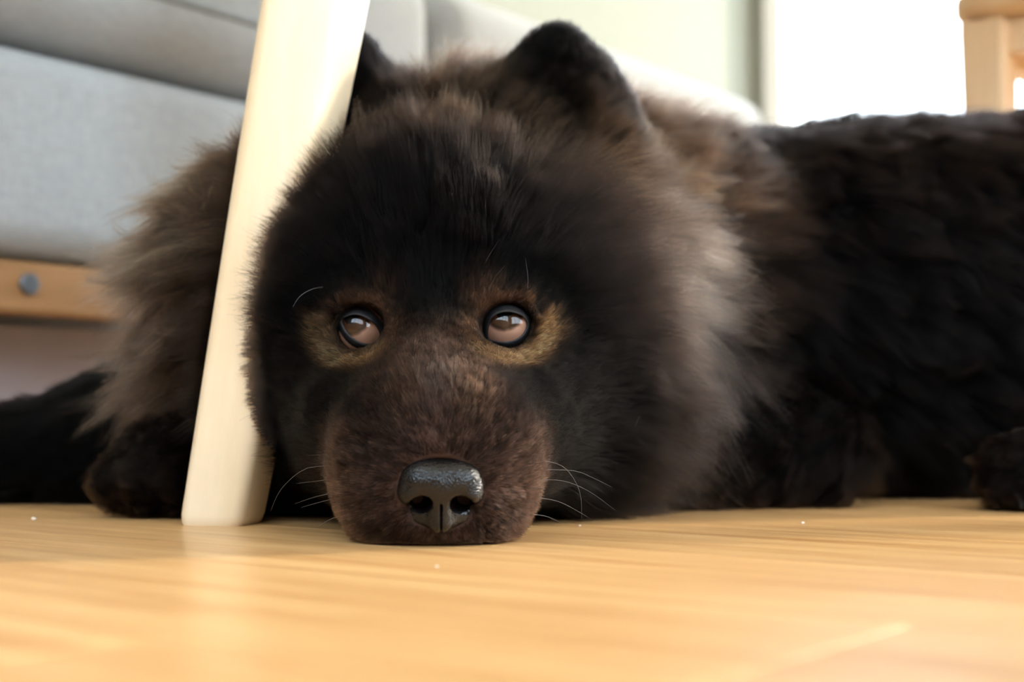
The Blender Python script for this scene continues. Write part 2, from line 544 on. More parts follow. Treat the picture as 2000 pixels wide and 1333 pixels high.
for xx in (0.06, 0.20, 0.34):
    link('back_slat', box_mesh('back_slat', (-.008, xx - .02, SEAT_Z + .03), (.006, xx + .02, .80), .003), M_chair, chair)
link('top_rail', box_mesh('top_rail', (-.014, -.01, .79), (.012, .41, .86), .006), M_chair, chair)

# ------------------------------------------------------------------ the dog: one continuous body from blended solids
def smin(a, b, k):
    h = np.maximum(k - np.abs(a - b), 0) / k
    return np.minimum(a, b) - h * h * k * 0.25
def rotm(ax, ay, az):
    return np.array((Matrix.Rotation(math.radians(az), 3, 'Z') @ Matrix.Rotation(math.radians(ay), 3, 'Y') @ Matrix.Rotation(math.radians(ax), 3, 'X')))
class Ell:
    def __init__(s, c, r, rot=(0, 0, 0)):
        s.c, s.r, s.R = np.array(c, float), np.array(r, float), rotm(*rot)
    def d(s, x, y, z):
        x, y, z = x - s.c[0], y - s.c[1], z - s.c[2]
        R = s.R
        a = (R[0, 0] * x + R[1, 0] * y + R[2, 0] * z) / s.r[0]
        b = (R[0, 1] * x + R[1, 1] * y + R[2, 1] * z) / s.r[1]
        c = (R[0, 2] * x + R[1, 2] * y + R[2, 2] * z) / s.r[2]
        k0 = np.sqrt(a * a + b * b + c * c)
        k1 = np.sqrt((a / s.r[0]) ** 2 + (b / s.r[1]) ** 2 + (c / s.r[2]) ** 2) + 1e-9
        return k0 * (k0 - 1) / k1
    def box(s):
        m = s.r.max(); return s.c - m, s.c + m
class Cap:
    def __init__(s, a, b, ra, rb):
        s.a, s.b, s.ra, s.rb = np.array(a, float), np.array(b, float), ra, rb
    def d(s, x, y, z):
        v = s.b - s.a
        t = np.clip(((x - s.a[0]) * v[0] + (y - s.a[1]) * v[1] + (z - s.a[2]) * v[2]) / (v @ v), 0, 1)
        return np.sqrt((x - s.a[0] - t * v[0]) ** 2 + (y - s.a[1] - t * v[1]) ** 2 + (z - s.a[2] - t * v[2]) ** 2) - (s.ra + (s.rb - s.ra) * t)
    def box(s):
        m = max(s.ra, s.rb); return np.minimum(s.a, s.b) - m, np.maximum(s.a, s.b) + m

def surface_nets(F, xs, ys, zs):
    ins = F < 0
    c = [ins[i:ins.shape[0] - 1 + i, j:ins.shape[1] - 1 + j, k:ins.shape[2] - 1 + k] for i in (0, 1) for j in (0, 1) for k in (0, 1)]
    s = sum(q.astype(np.int8) for q in c)
    act = (s > 0) & (s < 8)
    idx = np.argwhere(act)
    vid = -np.ones(act.shape, np.int64)
    vid[act] = np.arange(len(idx))
    pos = np.zeros((len(idx), 3)); cnt = np.zeros(len(idx))
    ax = (xs, ys, zs)
    corners = [(i, j, k) for i in (0, 1) for j in (0, 1) for k in (0, 1)]
    for p in corners:
        for a in range(3):
            if p[a]: continue
            q = list(p); q[a] = 1
            i0 = idx + np.array(p); i1 = idx + np.array(q)
            f0 = F[i0[:, 0], i0[:, 1], i0[:, 2]]; f1 = F[i1[:, 0], i1[:, 1], i1[:, 2]]
            m = (f0 < 0) != (f1 < 0)
            t = np.where(m, f0 / np.where(m, f0 - f1, 1), 0)
            for b in range(3):
                v0, v1 = ax[b][i0[:, b]], ax[b][i1[:, b]]
                pos[:, b] += np.where(m, v0 + (v1 - v0) * t, 0)
            cnt += m
    pos /= cnt[:, None]
    quads = []
    for a in range(3):
        b, c2 = (a + 1) % 3, (a + 2) % 3
        sl0 = [slice(None)] * 3; sl1 = [slice(None)] * 3
        sl0[a] = slice(0, -1); sl1[a] = slice(1, None)
        A, B = ins[tuple(sl0)], ins[tuple(sl1)]
        e = np.argwhere(A != B)
        e = e[(e[:, b] > 0) & (e[:, c2] > 0) & (e[:, b] < ins.shape[b] - 1) & (e[:, c2] < ins.shape[c2] - 1)]
        flip = A[e[:, 0], e[:, 1], e[:, 2]]
        def cell(db, dc):
            q = e.copy(); q[:, b] -= db; q[:, c2] -= dc
            return vid[q[:, 0], q[:, 1], q[:, 2]]
        Q = np.stack([cell(1, 1), cell(0, 1), cell(0, 0), cell(1, 0)], 1)
        Q[~flip] = Q[~flip][:, ::-1]
        quads.append(Q)
    return pos, np.concatenate(quads)

def np_mesh(name, V, Q):
    me = bpy.data.meshes.new(name)
    me.vertices.add(len(V)); me.vertices.foreach_set('co', V.astype(np.float32).ravel())
    me.loops.add(Q.size); me.loops.foreach_set('vertex_index', Q.astype(np.int32).ravel())
    me.polygons.add(len(Q)); me.polygons.foreach_set('loop_start', np.arange(0, Q.size, 4, dtype=np.int32))
    me.update(calc_edges=True); me.validate()
    me.polygons.foreach_set('use_smooth', np.ones(len(me.polygons), bool))
    return me

def xm(y):                                   # the head's middle line
    return -0.0362 + (0.655 - y) * 0.075
EYE_R = 0.0122
EYES = [P(703, 641, 0.651) + np.array([0, EYE_R, 0]), P(990, 635, 0.647) + np.array([0, EYE_R, 0])]
# outlines of the lid openings (picture points)
LIDS = [[(667, 626), (675, 617), (690, 611), (706, 613), (721, 623), (734, 638), (740, 653), (735, 667), (720, 671), (703, 668), (687, 658), (674, 643)],
        [(954, 640), (962, 620), (975, 609), (990, 605), (1006, 608), (1020, 616), (1028, 630), (1025, 646), (1012, 660), (993, 667), (972, 666), (955, 660)]]
NOSE_C = P(861, 956, 0.5655)
h = xm
# name, weight in metres for blending, solids
G = {}
G['muzzle'] = [Cap((h(.665), .665, .079), (h(.592), .594, .043), .031, .0305), Ell((h(.60), .599, .040), (.032, .030, .034)),
               Ell((h(.595) - .0185, .600, .0295), (.0200, .029, .0265)), Ell((h(.595) + .0185, .600, .0295), (.0200, .029, .0265)),
               Ell((h(.60), .599, .012), (.024, .026, .016)), Cap((h(.70), .70, .05), (h(.61), .61, .024), .045, .024)]
G['face'] = [Ell((h(.71), .712, .108), (.058, .055, .056)), Ell((h(.70) - .040, .704, .100), (.030, .032, .050)), Ell((h(.70) + .040, .704, .100), (.030, .032, .050)), Ell((EYES[0][0] - .002, .682, .104), (.022, .020, .022)), Ell((EYES[1][0] + .002, .682, .104), (.022, .020, .022)),
             Ell((EYES[0][0] - .005, .694, .054), (.028, .042, .036)), Ell((EYES[1][0] + .005, .694, .054), (.028, .042, .036)),
             Ell((h(.65) - .029, .658, .050), (.021, .042, .030), (0, 0, -14)), Ell((h(.65) + .029, .658, .050), (.021, .042, .030), (0, 0, 14))]
G['crown'] = [Ell((h(.74), .744, .134), (.062, .066, .058)), Ell((h(.70), .707, .140), (.040, .034, .034))]
G['cheek'] = [Ell((h(.74) - .055, .745, .075), (.040, .050, .058)), Ell((h(.74) + .055, .745, .075), (.040, .050, .058))]
EAR_X = {-1: -.047, 1: .066}
def ear(sgn):
    cx = h(.76) + EAR_X[sgn]
    return [Ell((cx + sgn * .003, .765, .198), (.040 if sgn > 0 else .033, .0125, .056), (-8, sgn * 8, sgn * -14)), Cap((cx - sgn * .012, .775, .165), (cx, .768, .20), .034, .022),
            Ell((cx - sgn * .001, .763, .223), (.0240, .0100, .0425), (-8, sgn * 3, sgn * -14))]
G['ear'] = [ear(-1)[0], ear(1)[0], ear(-1)[2], ear(1)[2]]
G['ear_base'] = [ear(-1)[1], ear(1)[1]]
G['ruff'] = [Ell((h(.80) - .062, .800, .110), (.070, .062, .092)), Ell((h(.80) + .062, .790, .110), (.070, .062, .092))]
G['neck'] = [Ell((-.028, .835, .140), (.080, .080, .092)), Ell((.03, .90, .125), (.12, .11, .108))]
G['trunk'] = [Cap((.02, .935, .118), (.25, .985, .122), .112, .112), Cap((.25, .985, .122), (.47, 1.00, .150), .114, .124), Cap((-.06, .90, .06), (.05, .93, .09), .06, .09)]
G['haunch'] = [Ell((.43, .955, .138), (.125, .085, .130), (0, 0, -8))]
G['foreleg'] = [Cap((-.10, .90, .06), (-.225, .872, .040), .058, .040), Cap((-.225, .872, .040), (-.335, .860, .026), .036, .0225), Cap((-.335, .86, .026), (-.43, .85, .022), .0225, .020)]
G['elbow'] = [Cap((.10, .90, .07), (.172, .842, .034), .06, .032), Cap((.172, .842, .034), (.02, .790, .026), .032, .025), Cap((.02, .790, .026), (-.13, .765, .024), .024, .020)]
G['paw'] = [Ell((-.180, .752, .0235), (.030, .030, .0235)), Ell((-.205, .742, .017), (.0115, .015, .012)), Ell((-.188, .732, .0175), (.0115, .015, .0125)), Ell((-.169, .731, .0175), (.0115, .015, .0125)), Ell((-.153, .741, .017), (.011, .015, .012))]
G['tail_paw'] = [Ell((-.45, .85, .019), (.034, .025, .019))]
G['hind'] = [Cap((.47, .90, .07), (.40, .845, .030), .055, .026), Cap((.40, .845, .030), (.315, .815, .022), .024, .020), Ell((.294, .805, .020), (.028, .026, .021)),
             Ell((.276, .795, .013), (.011, .014, .0115)), Ell((.288, .785, .0135), (.011, .014, .012)), Ell((.304, .785, .0135), (.011, .014, .012))]
KS = dict(muzzle=.026, face=.030, crown=.03, cheek=.03, ear=.012, ear_base=.02, ruff=.04, neck=.05, trunk=.05, haunch=.03, foreleg=.03, elbow=.018, paw=.008, tail_paw=.015, hind=.012)

def axis(*segs):
    out = []
    for a, b, st in segs:
        out.append(np.arange(a, b - st * .5, st))
    out.append(np.array([segs[-1][1]]))
    return np.concatenate(out)
xs = axis((-.50, -.20, .005), (-.20, -.115, .0033), (-.115, .055, .0019), (.055, .62, .0055))
ys = axis((.545, .70, .0019), (.70, .80, .0028), (.80, 1.15, .006))
zs = axis((-.006, .13, .0020), (.13, .275, .0030))
X, Y, Z = xs[:, None, None].astype(np.float32), ys[None, :, None].astype(np.float32), zs[None, None, :].astype(np.float32)
F = np.full((len(xs), len(ys), len(zs)), 0.2, np.float32)
def sub(lo, hi, m):
    s = []
    for a, l, h_ in zip((xs, ys, zs), lo, hi):
        s.append(slice(max(0, np.searchsorted(a, l - m) - 1), min(len(a), np.searchsorted(a, h_ + m) + 1)))
    return tuple(s)
for g, prims in G.items():
    for p in prims:
        lo, hi = p.box()
        k = KS[g]
        s = sub(lo, hi, k + .01)
        F[s] = smin(F[s], p.d(X[s[0]], Y[:, s[1]], Z[:, :, s[2]]).astype(np.float32), k)
def carve(p, k=.004):
    lo, hi = p.box()
    s = sub(lo, hi, .02)
    q = -p.d(X[s[0]], Y[:, s[1]], Z[:, :, s[2]]).astype(np.float32)
    F[s] = -smin(-F[s], -q, k)
# ear cups, stop between the eyes, sockets
for sgn in (-1, 1):
    cx = h(.76) + EAR_X[sgn]
    carve(Ell((cx - sgn * .001, .745, .207), (.020, .0080, .040), (-8, sgn * 6, sgn * -14)), .006)
for e in EYES:
    lo, hi = e - .02, e + .02
    s = sub(lo, hi, .03)
    dd = Ell(e, (EYE_R + .0032,) * 3).d(X[s[0]], Y[:, s[1]], Z[:, :, s[2]])
    F[s] = smin(F[s], dd.astype(np.float32), .012)
for e in EYES:
    carve(Ell(e + np.array([0, -.018, -.0005]), (.0125, .026, .0115)), .004)
    carve(Ell(e, (EYE_R * .99,) * 3), .001)
carve(Ell(NOSE_C + np.array([0, -.006, -.0015]), (.0150, .0150, .0140)), .002)
F = np.maximum(F, (0.0009 - Z))
V, Q = surface_nets(F, xs, ys, zs)
del F
dog = empty('dog', loc=(0, .9, 0))
tag(dog, 'fluffy black and brown dog lying with its chin on the wooden floor', 'dog')
DOGM = Matrix.Translation((0, -.9, 0))
def dlink(name, data, mat=None, smooth=False, parent=None):
    o = link(name, data, mat, parent or dog, None, smooth)
    if parent is None: o.matrix_local = DOGM
    return o
body_me = np_mesh('body', V, Q)

# ---- which region a point of the coat belongs to
GN = list(G)
def region_weights(p, soft=.006):
    x, y, z = p[:, 0], p[:, 1], p[:, 2]
    D = np.stack([np.min(np.stack([q.d(x, y, z) for q in G[g]]), 0) for g in GN], 1)
    D -= D.min(1, keepdims=True)
    W = np.exp(-D / soft)
    return W / W.sum(1, keepdims=True)
def sstep(a, b, x):
    t = np.clip((x - a) / (b - a), 0, 1)
    return t * t * (3 - 2 * t)

DARK = np.array([.0036, .0028, .0028]); BLACK = np.array([.0028, .0024, .0026])
BROWN = np.array([.112, .062, .047]); WARM = np.array([.12, .052, .025]); TAN = np.array([.42, .215, .095]); SMOKE_LIT = np.array([.50, .36, .31])
def eye_local(p, i):
    """lateral (outward positive) and vertical offset from an eye, in metres"""
    e = EYES[i]; sg = -1 if i == 0 else 1
    return (p[:, 0] - e[0]) * sg, p[:, 2] - e[2]
def coat(p, W):
    """root colour of the coat at points p, and its tip colour"""
    x, y, z = p.T
    a = x - xm(y)
    w = {g: W[:, i:i + 1] for i, g in enumerate(GN)}
    c = np.repeat(DARK[None], len(p), 0)
    n1 = np.sin(x * 210 + 3 * np.sin(z * 160)) * np.sin(z * 190 + 2 * np.sin(x * 120 + 1))
    # muzzle: brown on the bridge and the lips, greyer flanks
    front = (1 - sstep(.645, .690, y))[:, None]
    br = np.exp(-(a / .019) ** 2)[:, None] * sstep(.100, .072, z)[:, None]
    lips = (sstep(.060, .020, z) * sstep(.635, .60, y) * sstep(.050, .040, np.abs(a)))[:, None]
    low = (sstep(.024, .006, z) * np.exp(-(a / .03) ** 2))[:, None]
    k = np.clip(np.maximum(br, lips * (1 - .75 * low)) * front, 0, 1)
    c = c * (1 - k) + (BROWN * (1 + .25 * n1[:, None])) * k
    wst = (np.exp(-((np.abs(a) - .012) / .009) ** 2 - ((z - .060) / .013) ** 2))[:, None] * front
    c = c * (1 - .5 * wst) + WARM * .5 * wst
    lum = np.zeros(len(p))
    for i in (0, 1):
        l, v = eye_local(p, i)
        near = y < .69
        rr = np.sqrt((l / 1.0) ** 2 + (v / 0.95) ** 2)
        an = np.arctan2(v, l)                      # 0 = outward, -90 = below
        arc = np.exp(-((rr - .0170) / .0038) ** 2)
        below = np.clip(np.cos(an + 1.15), 0, 1) ** .7
        t = (arc * below * near)[:, None]
        c = c * (1 - .85 * t) + TAN * .85 * t
        if True:
            k_ = 1.0 if i == 1 else .45
            up = np.exp(-((l + .0105) / .008) ** 2 - ((v - .0135) / .007) ** 2) * k_ + .7 * np.exp(-((rr - .0145) / .0028) ** 2) * np.clip(np.sin(an), 0, 1)
            inn = .6 * np.exp(-((l + .0165) / .005) ** 2 - ((v + .002) / .008) ** 2)
            t = (np.clip(up + inn, 0, 1) * near)[:, None]
            c = c * (1 - .75 * t) + WARM * 1.25 * .75 * t
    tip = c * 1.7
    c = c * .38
    # crown hair: brownish tips ; cheeks black ; ruff ends smoky brown, right side with painted-in light
    wc = w['crown']; tip = tip * (1 - wc) + wc * (np.array([.011, .0072, .0062]) + sstep(.165, .195, z)[:, None] * np.array([.030, .016, .009]))
    wr = np.clip(w['ruff'] * (1 - sstep(.02, -.0, z - .0))[:, None], 0, 1)
    warm_ = sstep(.02, -.05, a)[:, None]; sun_hi = (sstep(.13, .19, z) * (a > 0))[:, None]
    sm = SMOKE_LIT * (1 - warm_) + np.array([.27, .145, .085]) * warm_  # right-hand tips paler and cooler, window light put into the colour
    sm = sm * (1 - sun_hi) + np.array([.40, .23, .125]) * sun_hi  # upper right tips tinted golden, sunlight painted into the fur
    tip = tip * (1 - wr) + wr * sm
    wn = w['neck']; tip = tip * (1 - wn) + wn * np.array([.060, .033, .021])
    wt = w['trunk'] + w['haunch']; tip = tip * (1 - wt) + wt * np.array([.010, .0075, .0072])
    we = w['ear']; tip = tip * (1 - we) + we * BLACK * 1.3
    wp = w['paw'] + w['elbow'] + w['hind']; tip = tip * (1 - wp) + wp * np.array([.028, .017, .0125])
    wf = w['foreleg'] + w['tail_paw']; tip = tip * (1 - wf) + wf * BLACK
    return c, tip

nV = len(body_me.vertices)
Vb = np.empty(nV * 3, np.float32); body_me.vertices.foreach_get('co', Vb); Vb = Vb.reshape(-1, 3).astype(float)
Wv = region_weights(Vb)
cv, _ = coat(Vb, Wv)
att = body_me.color_attributes.new('coat', 'FLOAT_COLOR', 'POINT')
att.data.foreach_set('color', np.concatenate([cv * 1.2, np.ones((nV, 1))], 1).astype(np.float32).ravel())
m_skin, nt_, b_ = new_mat('dog_skin')
vc = N(nt_, 'ShaderNodeVertexColor', layer_name='coat')
nz_ = N(nt_, 'ShaderNodeTexNoise', Scale=900.0, Detail=3.0)
bp_ = N(nt_, 'ShaderNodeBump', Strength=.4, Distance=.001)
nt_.links.new(vc.outputs[0], b_.inputs['Base Color']); nt_.links.new(nz_.outputs['Fac'], bp_.inputs['Height']); nt_.links.new(bp_.outputs[0], b_.inputs['Normal'])
b_.inputs['Roughness'].default_value = .8; b_.inputs['Specular IOR Level'].default_value = .15
body = dlink('body', body_me, m_skin)

# ---- nose
def nose():
    ns = np.arange(-.024, .0241, .00055)
    x, y, z = ns[:, None, None], ns[None, :, None], ns[None, None, :]
    f = Ell((0, .003, .0040), (.0125, .0140, .0098)).d(x, y, z)
    for s in (-1, 1):
        f = smin(f, Ell((s * .0086, .0020, .0035), (.0088, .0122, .0093)).d(x, y, z), .005)
        f = smin(f, Ell((s * .0114, -.0008, -.0012), (.0058, .0088, .0052)).d(x, y, z), .003)
    f = smin(f, Cap((0, -.0055, .000), (0, -.0048, -.012), .0050, .0046).d(x, y, z), .004)
    f = smin(f, Ell((0, .0035, -.0105), (.0145, .0090, .0062)).d(x, y, z), .004)
    for s in (-1, 1):
        q = Ell((s * .0080, -.0070, -.0046), (.0045, .0140, .0035), (0, s * 10, 0)).d(x, y, z)
        q = smin(q, Ell((s * .0118, -.0080, -.0066), (.0046, .0065, .0012), (0, s * -8, 0)).d(x, y, z), .0016)
        f = -smin(-f, q, .0012)
    gr = np.sqrt((x / 1.0) ** 2 + np.minimum(0, y + .011) ** 2 * 0 + (np.maximum(0, np.abs(z + .011) - .0065)) ** 2) - .00030
    gr = np.maximum(gr + 0 * y, y + .0035)
    f = -smin(-f, gr, .0012)
    return surface_nets(f.astype(np.float32), ns, ns, ns)
nv, nq = nose()
# lean the nose pad back a little and turn it with the head
Rn = rotm(8, 0, 4)
nv = nv @ Rn.T + NOSE_C
m_nose, nt_, b_ = new_mat('nose_leather')
b_.inputs['Base Color'].default_value = (.005, .0045, .0046, 1)
b_.inputs['Roughness'].default_value = .17; b_.inputs['Specular IOR Level'].default_value = .40
tcn = N(nt_, 'ShaderNodeTexCoord')
vo = N(nt_, 'ShaderNodeTexVoronoi', Scale=1150.0, feature='SMOOTH_F1'); vo.inputs['Smoothness'].default_value = .6
nz_ = N(nt_, 'ShaderNodeTexNoise', Scale=1500.0, Detail=2.0)
ad_ = N(nt_, 'ShaderNodeMath', operation='MULTIPLY_ADD'); ad_.inputs[1].default_value = .5
bp_ = N(nt_, 'ShaderNodeBump', Strength=.55, Distance=.0005)
nt_.links.new(tcn.outputs['Object'], vo.inputs['Vector']); nt_.links.new(tcn.outputs['Object'], nz_.inputs['Vector'])
nt_.links.new(nz_.outputs['Fac'], ad_.inputs[0]); nt_.links.new(vo.outputs['Distance'], ad_.inputs[2])
nt_.links.new(ad_.outputs[0], bp_.inputs['Height']); nt_.links.new(bp_.outputs[0], b_.inputs['Normal'])
tag(dlink('nose', np_mesh('nose', nv, nq), m_nose), 'glossy black leathery nose')

# ---- eyes
m_eye, nt_, b_ = new_mat('eyeball')
tcn = N(nt_, 'ShaderNodeTexCoord')
nm = N(nt_, 'ShaderNodeVectorMath', operation='NORMALIZE'); sp_ = N(nt_, 'ShaderNodeSeparateXYZ')
nt_.links.new(tcn.outputs['Object'], nm.inputs[0]); nt_.links.new(nm.outputs[0], sp_.inputs[0])
ac = N(nt_, 'ShaderNodeMath', operation='ARCCOSINE'); nt_.links.new(sp_.outputs['Z'], ac.inputs[0])
nz_ = N(nt_, 'ShaderNodeTexNoise', Scale=500.0, Detail=2.0); nt_.links.new(tcn.outputs['Object'], nz_.inputs['Vector'])
ma = N(nt_, 'ShaderNodeMath', operation='MULTIPLY_ADD'); ma.inputs[1].default_value = .06; nt_.links.new(nz_.outputs['Fac'], ma.inputs[0]); nt_.links.new(ac.outputs[0], ma.inputs[2])
dv = N(nt_, 'ShaderNodeMath', operation='DIVIDE'); dv.inputs[1].default_value = 1.6; nt_.links.new(ma.outputs[0], dv.inputs[0])
rp = N(nt_, 'ShaderNodeValToRGB'); els = rp.color_ramp.elements
els[0].position = .0; els[0].color = (.003, .003, .003, 1)
els[1].position = 1.0; els[1].color = (.28, .15, .10, 1)
for pos_, col_ in ((.19, (.003, .003, .003, 1)), (.225, (.034, .014, .006, 1)), (.36, (.046, .019, .008, 1)), (.435, (.020, .010, .006, 1)), (.475, (.08, .04, .028, 1)), (.53, (.32, .175, .12, 1))):
    e_ = els.new(pos_); e_.color = col_
nt_.links.new(dv.outputs[0], rp.inputs[0]); nt_.links.new(rp.outputs[0], b_.inputs['Base Color'])
b_.inputs['Roughness'].default_value = .5; b_.inputs['Specular IOR Level'].default_value = .03; b_.inputs['Coat Weight'].default_value = 1.0; b_.inputs['Coat Roughness'].default_value = .015; b_.inputs['Coat IOR'].default_value = 1.5
m_lid = plain('eyelid_skin', (.010, .0095, .011, 1), .5, .35, noise=.2, scale=300, bump=.25, bscale=1500)
GAZE = [Vector((-.34, -.80, .42)), Vector((-.10, -.84, .50))]
def contour(i, n=40):
    pts = np.array(LIDS[i], float)
    m = len(pts); out = []
    for k in range(n):
        t = k * m / n; j = int(t); f = t - j
        p0, p1, p2, p3 = (pts[(j + q) % m] for q in (-1, 0, 1, 2))
        out.append(.5 * ((2 * p1) + (-p0 + p2) * f + (2 * p0 - 5 * p1 + 4 * p2 - p3) * f * f + (-p0 + 3 * p1 - 3 * p2 + p3) * f ** 3))
    e = EYES[i]
    return np.array([(lambda w_: (w_[0] - e[0], w_[2] - e[2]))(P(u, v, e[1] - EYE_R)) for u, v in out])
LIDC = [contour(0), contour(1)]
for i, e in enumerate(EYES):
    bm = bmesh.new(); bmesh.ops.create_uvsphere(bm, u_segments=48, v_segments=32, radius=EYE_R)
    me = bpy.data.meshes.new('eye'); bm.to_mesh(me); bm.free()
    o = dlink('eye', me, m_eye, True)
    o.matrix_local = Matrix.Translation((e[0], e[1] - .9, e[2])) @ GAZE[i].normalized().to_track_quat('Z', 'Y').to_matrix().to_4x4()
    tag(o, 'amber brown eye rolled upwards, pale rim showing below')
    C = LIDC[i]; cc = C.mean(0)
    # lid: a ring lofted from the eyeball outward onto the face
    prof = [(.0, -.0035), (.0, .0002), (.0005, .0008), (.0013, .0010), (.0023, .0006), (.0038, -.0004), (.0056, -.0022), (.0080, -.007)]
    vs, fs = [], []
    for (o_, up_) in prof:
        for k in range(len(C)):
            dirv = C[k] - cc; dirv = dirv / np.linalg.norm(dirv)
            q = C[k] + dirv * o_
            r2 = q @ q; RR = EYE_R * 1.01
            yy = -math.sqrt(max(RR * RR - r2, 0)) if r2 < (RR * .86) ** 2 else -RR * .51 - (math.sqrt(r2) - RR * .86) * -.9
            hood = .0028 * max(0.0, dirv[1]) if .0002 < up_ else 0.0       # the upper lid overhangs
            vs.append((e[0] + q[0], e[1] + yy - up_ - hood, e[2] + q[1] - hood * .6))
    nC = len(C)
    for j in range(len(prof) - 1):
        for k in range(nC):
            k2 = (k + 1) % nC
            fs.append((j * nC + k, j * nC + k2, (j + 1) * nC + k2, (j + 1) * nC + k))
    lid = dlink('eyelid', mesh_from('eyelid', vs, fs), m_lid, True)
    tag(lid, 'dark grey rim of the eyelid')

# ------------------------------------------------------------------ the coat: hair strands
Q4 = np.empty(len(body_me.polygons) * 4, np.int32); body_me.polygons.foreach_get('vertices', Q4); Q4 = Q4.reshape(-1, 4)
Nb = np.empty(nV * 3, np.float32); body_me.vertex_normals.foreach_get('vector', Nb); Nb = Nb.reshape(-1, 3).astype(float)
TRI = np.concatenate([Q4[:, [0, 1, 2]], Q4[:, [0, 2, 3]]])
ta, tb, tcv = Vb[TRI[:, 0]], Vb[TRI[:, 1]], Vb[TRI[:, 2]]
AREA = np.linalg.norm(np.cross(tb - ta, tcv - ta), axis=1) * .5
CENT = (ta + tb + tcv) / 3
NRM = Nb[TRI].mean(1); NRM /= np.linalg.norm(NRM, axis=1, keepdims=True) + 1e-9
WT = region_weights(CENT, .006)
DENS = dict(muzzle=640, face=260, crown=190, cheek=160, ear=420, ear_base=190, ruff=150, neck=100, trunk=38, haunch=40, foreleg=110, elbow=120, paw=300, tail_paw=90, hind=180)
RAD = dict(muzzle=.060, face=.078, crown=.095, cheek=.095, ear=.070, ear_base=.060, ruff=.075, neck=.085, trunk=.15, haunch=.15, foreleg=.075, elbow=.06, paw=.05, tail_paw=.075, hind=.06)
LEN = dict(muzzle=.0048, face=.012, crown=.036, cheek=.032, ear=.0065, ear_base=.028, ruff=.066, neck=.048, trunk=.032, haunch=.032, foreleg=.014, elbow=.020, paw=.009, tail_paw=.010, hind=.012)
LIFT = dict(muzzle=.30, face=.38, crown=.62, cheek=.50, ear=.35, ear_base=.55, ruff=.55, neck=.60, trunk=.45, haunch=.45, foreleg=.35, elbow=.45, paw=.40, tail_paw=.35, hind=.40)
CLMP = dict(muzzle=.15, face=.25, crown=.48, cheek=.48, ear=.15, ear_base=.45, ruff=.76, neck=.52, trunk=.45, haunch=.45, foreleg=.35, elbow=.5, paw=.35, tail_paw=.3, hind=.4)
CURL = dict(muzzle=.0, face=.02, crown=.03, cheek=.03, ear=.02, ear_base=.16, ruff=.05, neck=.05, trunk=.05, haunch=.05, foreleg=.03, elbow=.10, paw=.08, tail_paw=.03, hind=.05)
def blend(tab, W): return W @ np.array([tab[g] for g in GN])
def nrm(v): return v / (np.linalg.norm(v, axis=-1, keepdims=True) + 1e-9)

to_cam = nrm(np.array([0, 0, CAM_H])[None] - CENT)
facing = (NRM * to_cam).sum(1)
dens = blend(DENS, WT) * 1e4 * AREA
dens *= np.where(facing < -.25, .08, 1.0) * np.where(CENT[:, 0] > .44, .35, 1.0) * (CENT[:, 2] > .0022)
dens *= np.where((CENT[:, 1] > .98) & (CENT[:, 2] < .15), .15, 1.0)
_lat = np.abs(CENT[:, 0] - xm(CENT[:, 1]))
dens *= 1 + 1.6 * sstep(.034, .05, _lat) * (CENT[:, 1] < .72) * (CENT[:, 2] > .04)
cnt = rng.poisson(dens)
ti = np.repeat(np.arange(len(TRI)), cnt)
r1, r2 = rng.random(len(ti)), rng.random(len(ti))
sq = np.sqrt(r1)
b0, b1, b2 = 1 - sq, sq * (1 - r2), sq * r2
def bary(A): return A[TRI[ti, 0]] * b0[:, None] + A[TRI[ti, 1]] * b1[:, None] + A[TRI[ti, 2]] * b2[:, None]
R0 = bary(Vb); RNm = nrm(bary(Nb))
NC = NOSE_C
# keep the nose pad, the eyes and the paw pads bare
nx, nz2 = (R0[:, 0] - NC[0]) / .0172, (R0[:, 2] - NC[2] + .001) / .0150
keep = R0[:, 2] > .0022
keep &= ~((R0[:, 1] < .585) & (np.abs(nx) < 1) & (RNm[:, 1] > .2))
keep &= ~((nx ** 2 + nz2 ** 2 < 1.0) & (R0[:, 1] < .592) & ((nz2 > -.35) | (np.abs(nx) < .72)))
EDIST = np.full(len(R0), .1); ERAD = np.zeros((len(R0), 3))
for i, e in enumerate(EYES):
    C = LIDC[i]; cc = C.mean(0)
    q = R0[:, [0, 2]] - e[[0, 2]] - cc
    angs = np.arctan2(C[:, 1] - cc[1], C[:, 0] - cc[0]); rr = np.linalg.norm(C - cc, axis=1)
    o_ = np.argsort(angs)
    cr = np.interp(np.arctan2(q[:, 1], q[:, 0]), angs[o_], rr[o_], period=2 * np.pi)
    ql = np.linalg.norm(q, axis=1)
    dist = np.where(R0[:, 1] < .70, ql - cr, .1)
    keep &= dist > .0027
    s = dist < EDIST
    EDIST = np.where(s, dist, EDIST)
    ERAD[s] = np.stack([q[:, 0] / (ql + 1e-9), np.zeros(len(q)), q[:, 1] / (ql + 1e-9)], 1)[s]
R0, RNm, EDIST, ERAD = R0[keep], RNm[keep], EDIST[keep], ERAD[keep]
NS = len(R0)
W = region_weights(R0, .011)
wi = {g: W[:, i] for i, g in enumerate(GN)}
x, y, z = R0.T
a = x - xm(y); sg = np.sign(a)
aa = np.abs(a)
one = np.ones(NS); zero = np.zeros(NS)
away = nrm(R0 - (NC + np.array([0, .012, .006])))
def vec(*c): return np.stack([q * one for q in c], 1)
rad_r = nrm(np.stack([a, .25 * aa, z - .165], 1))                 # outward from the head's axis
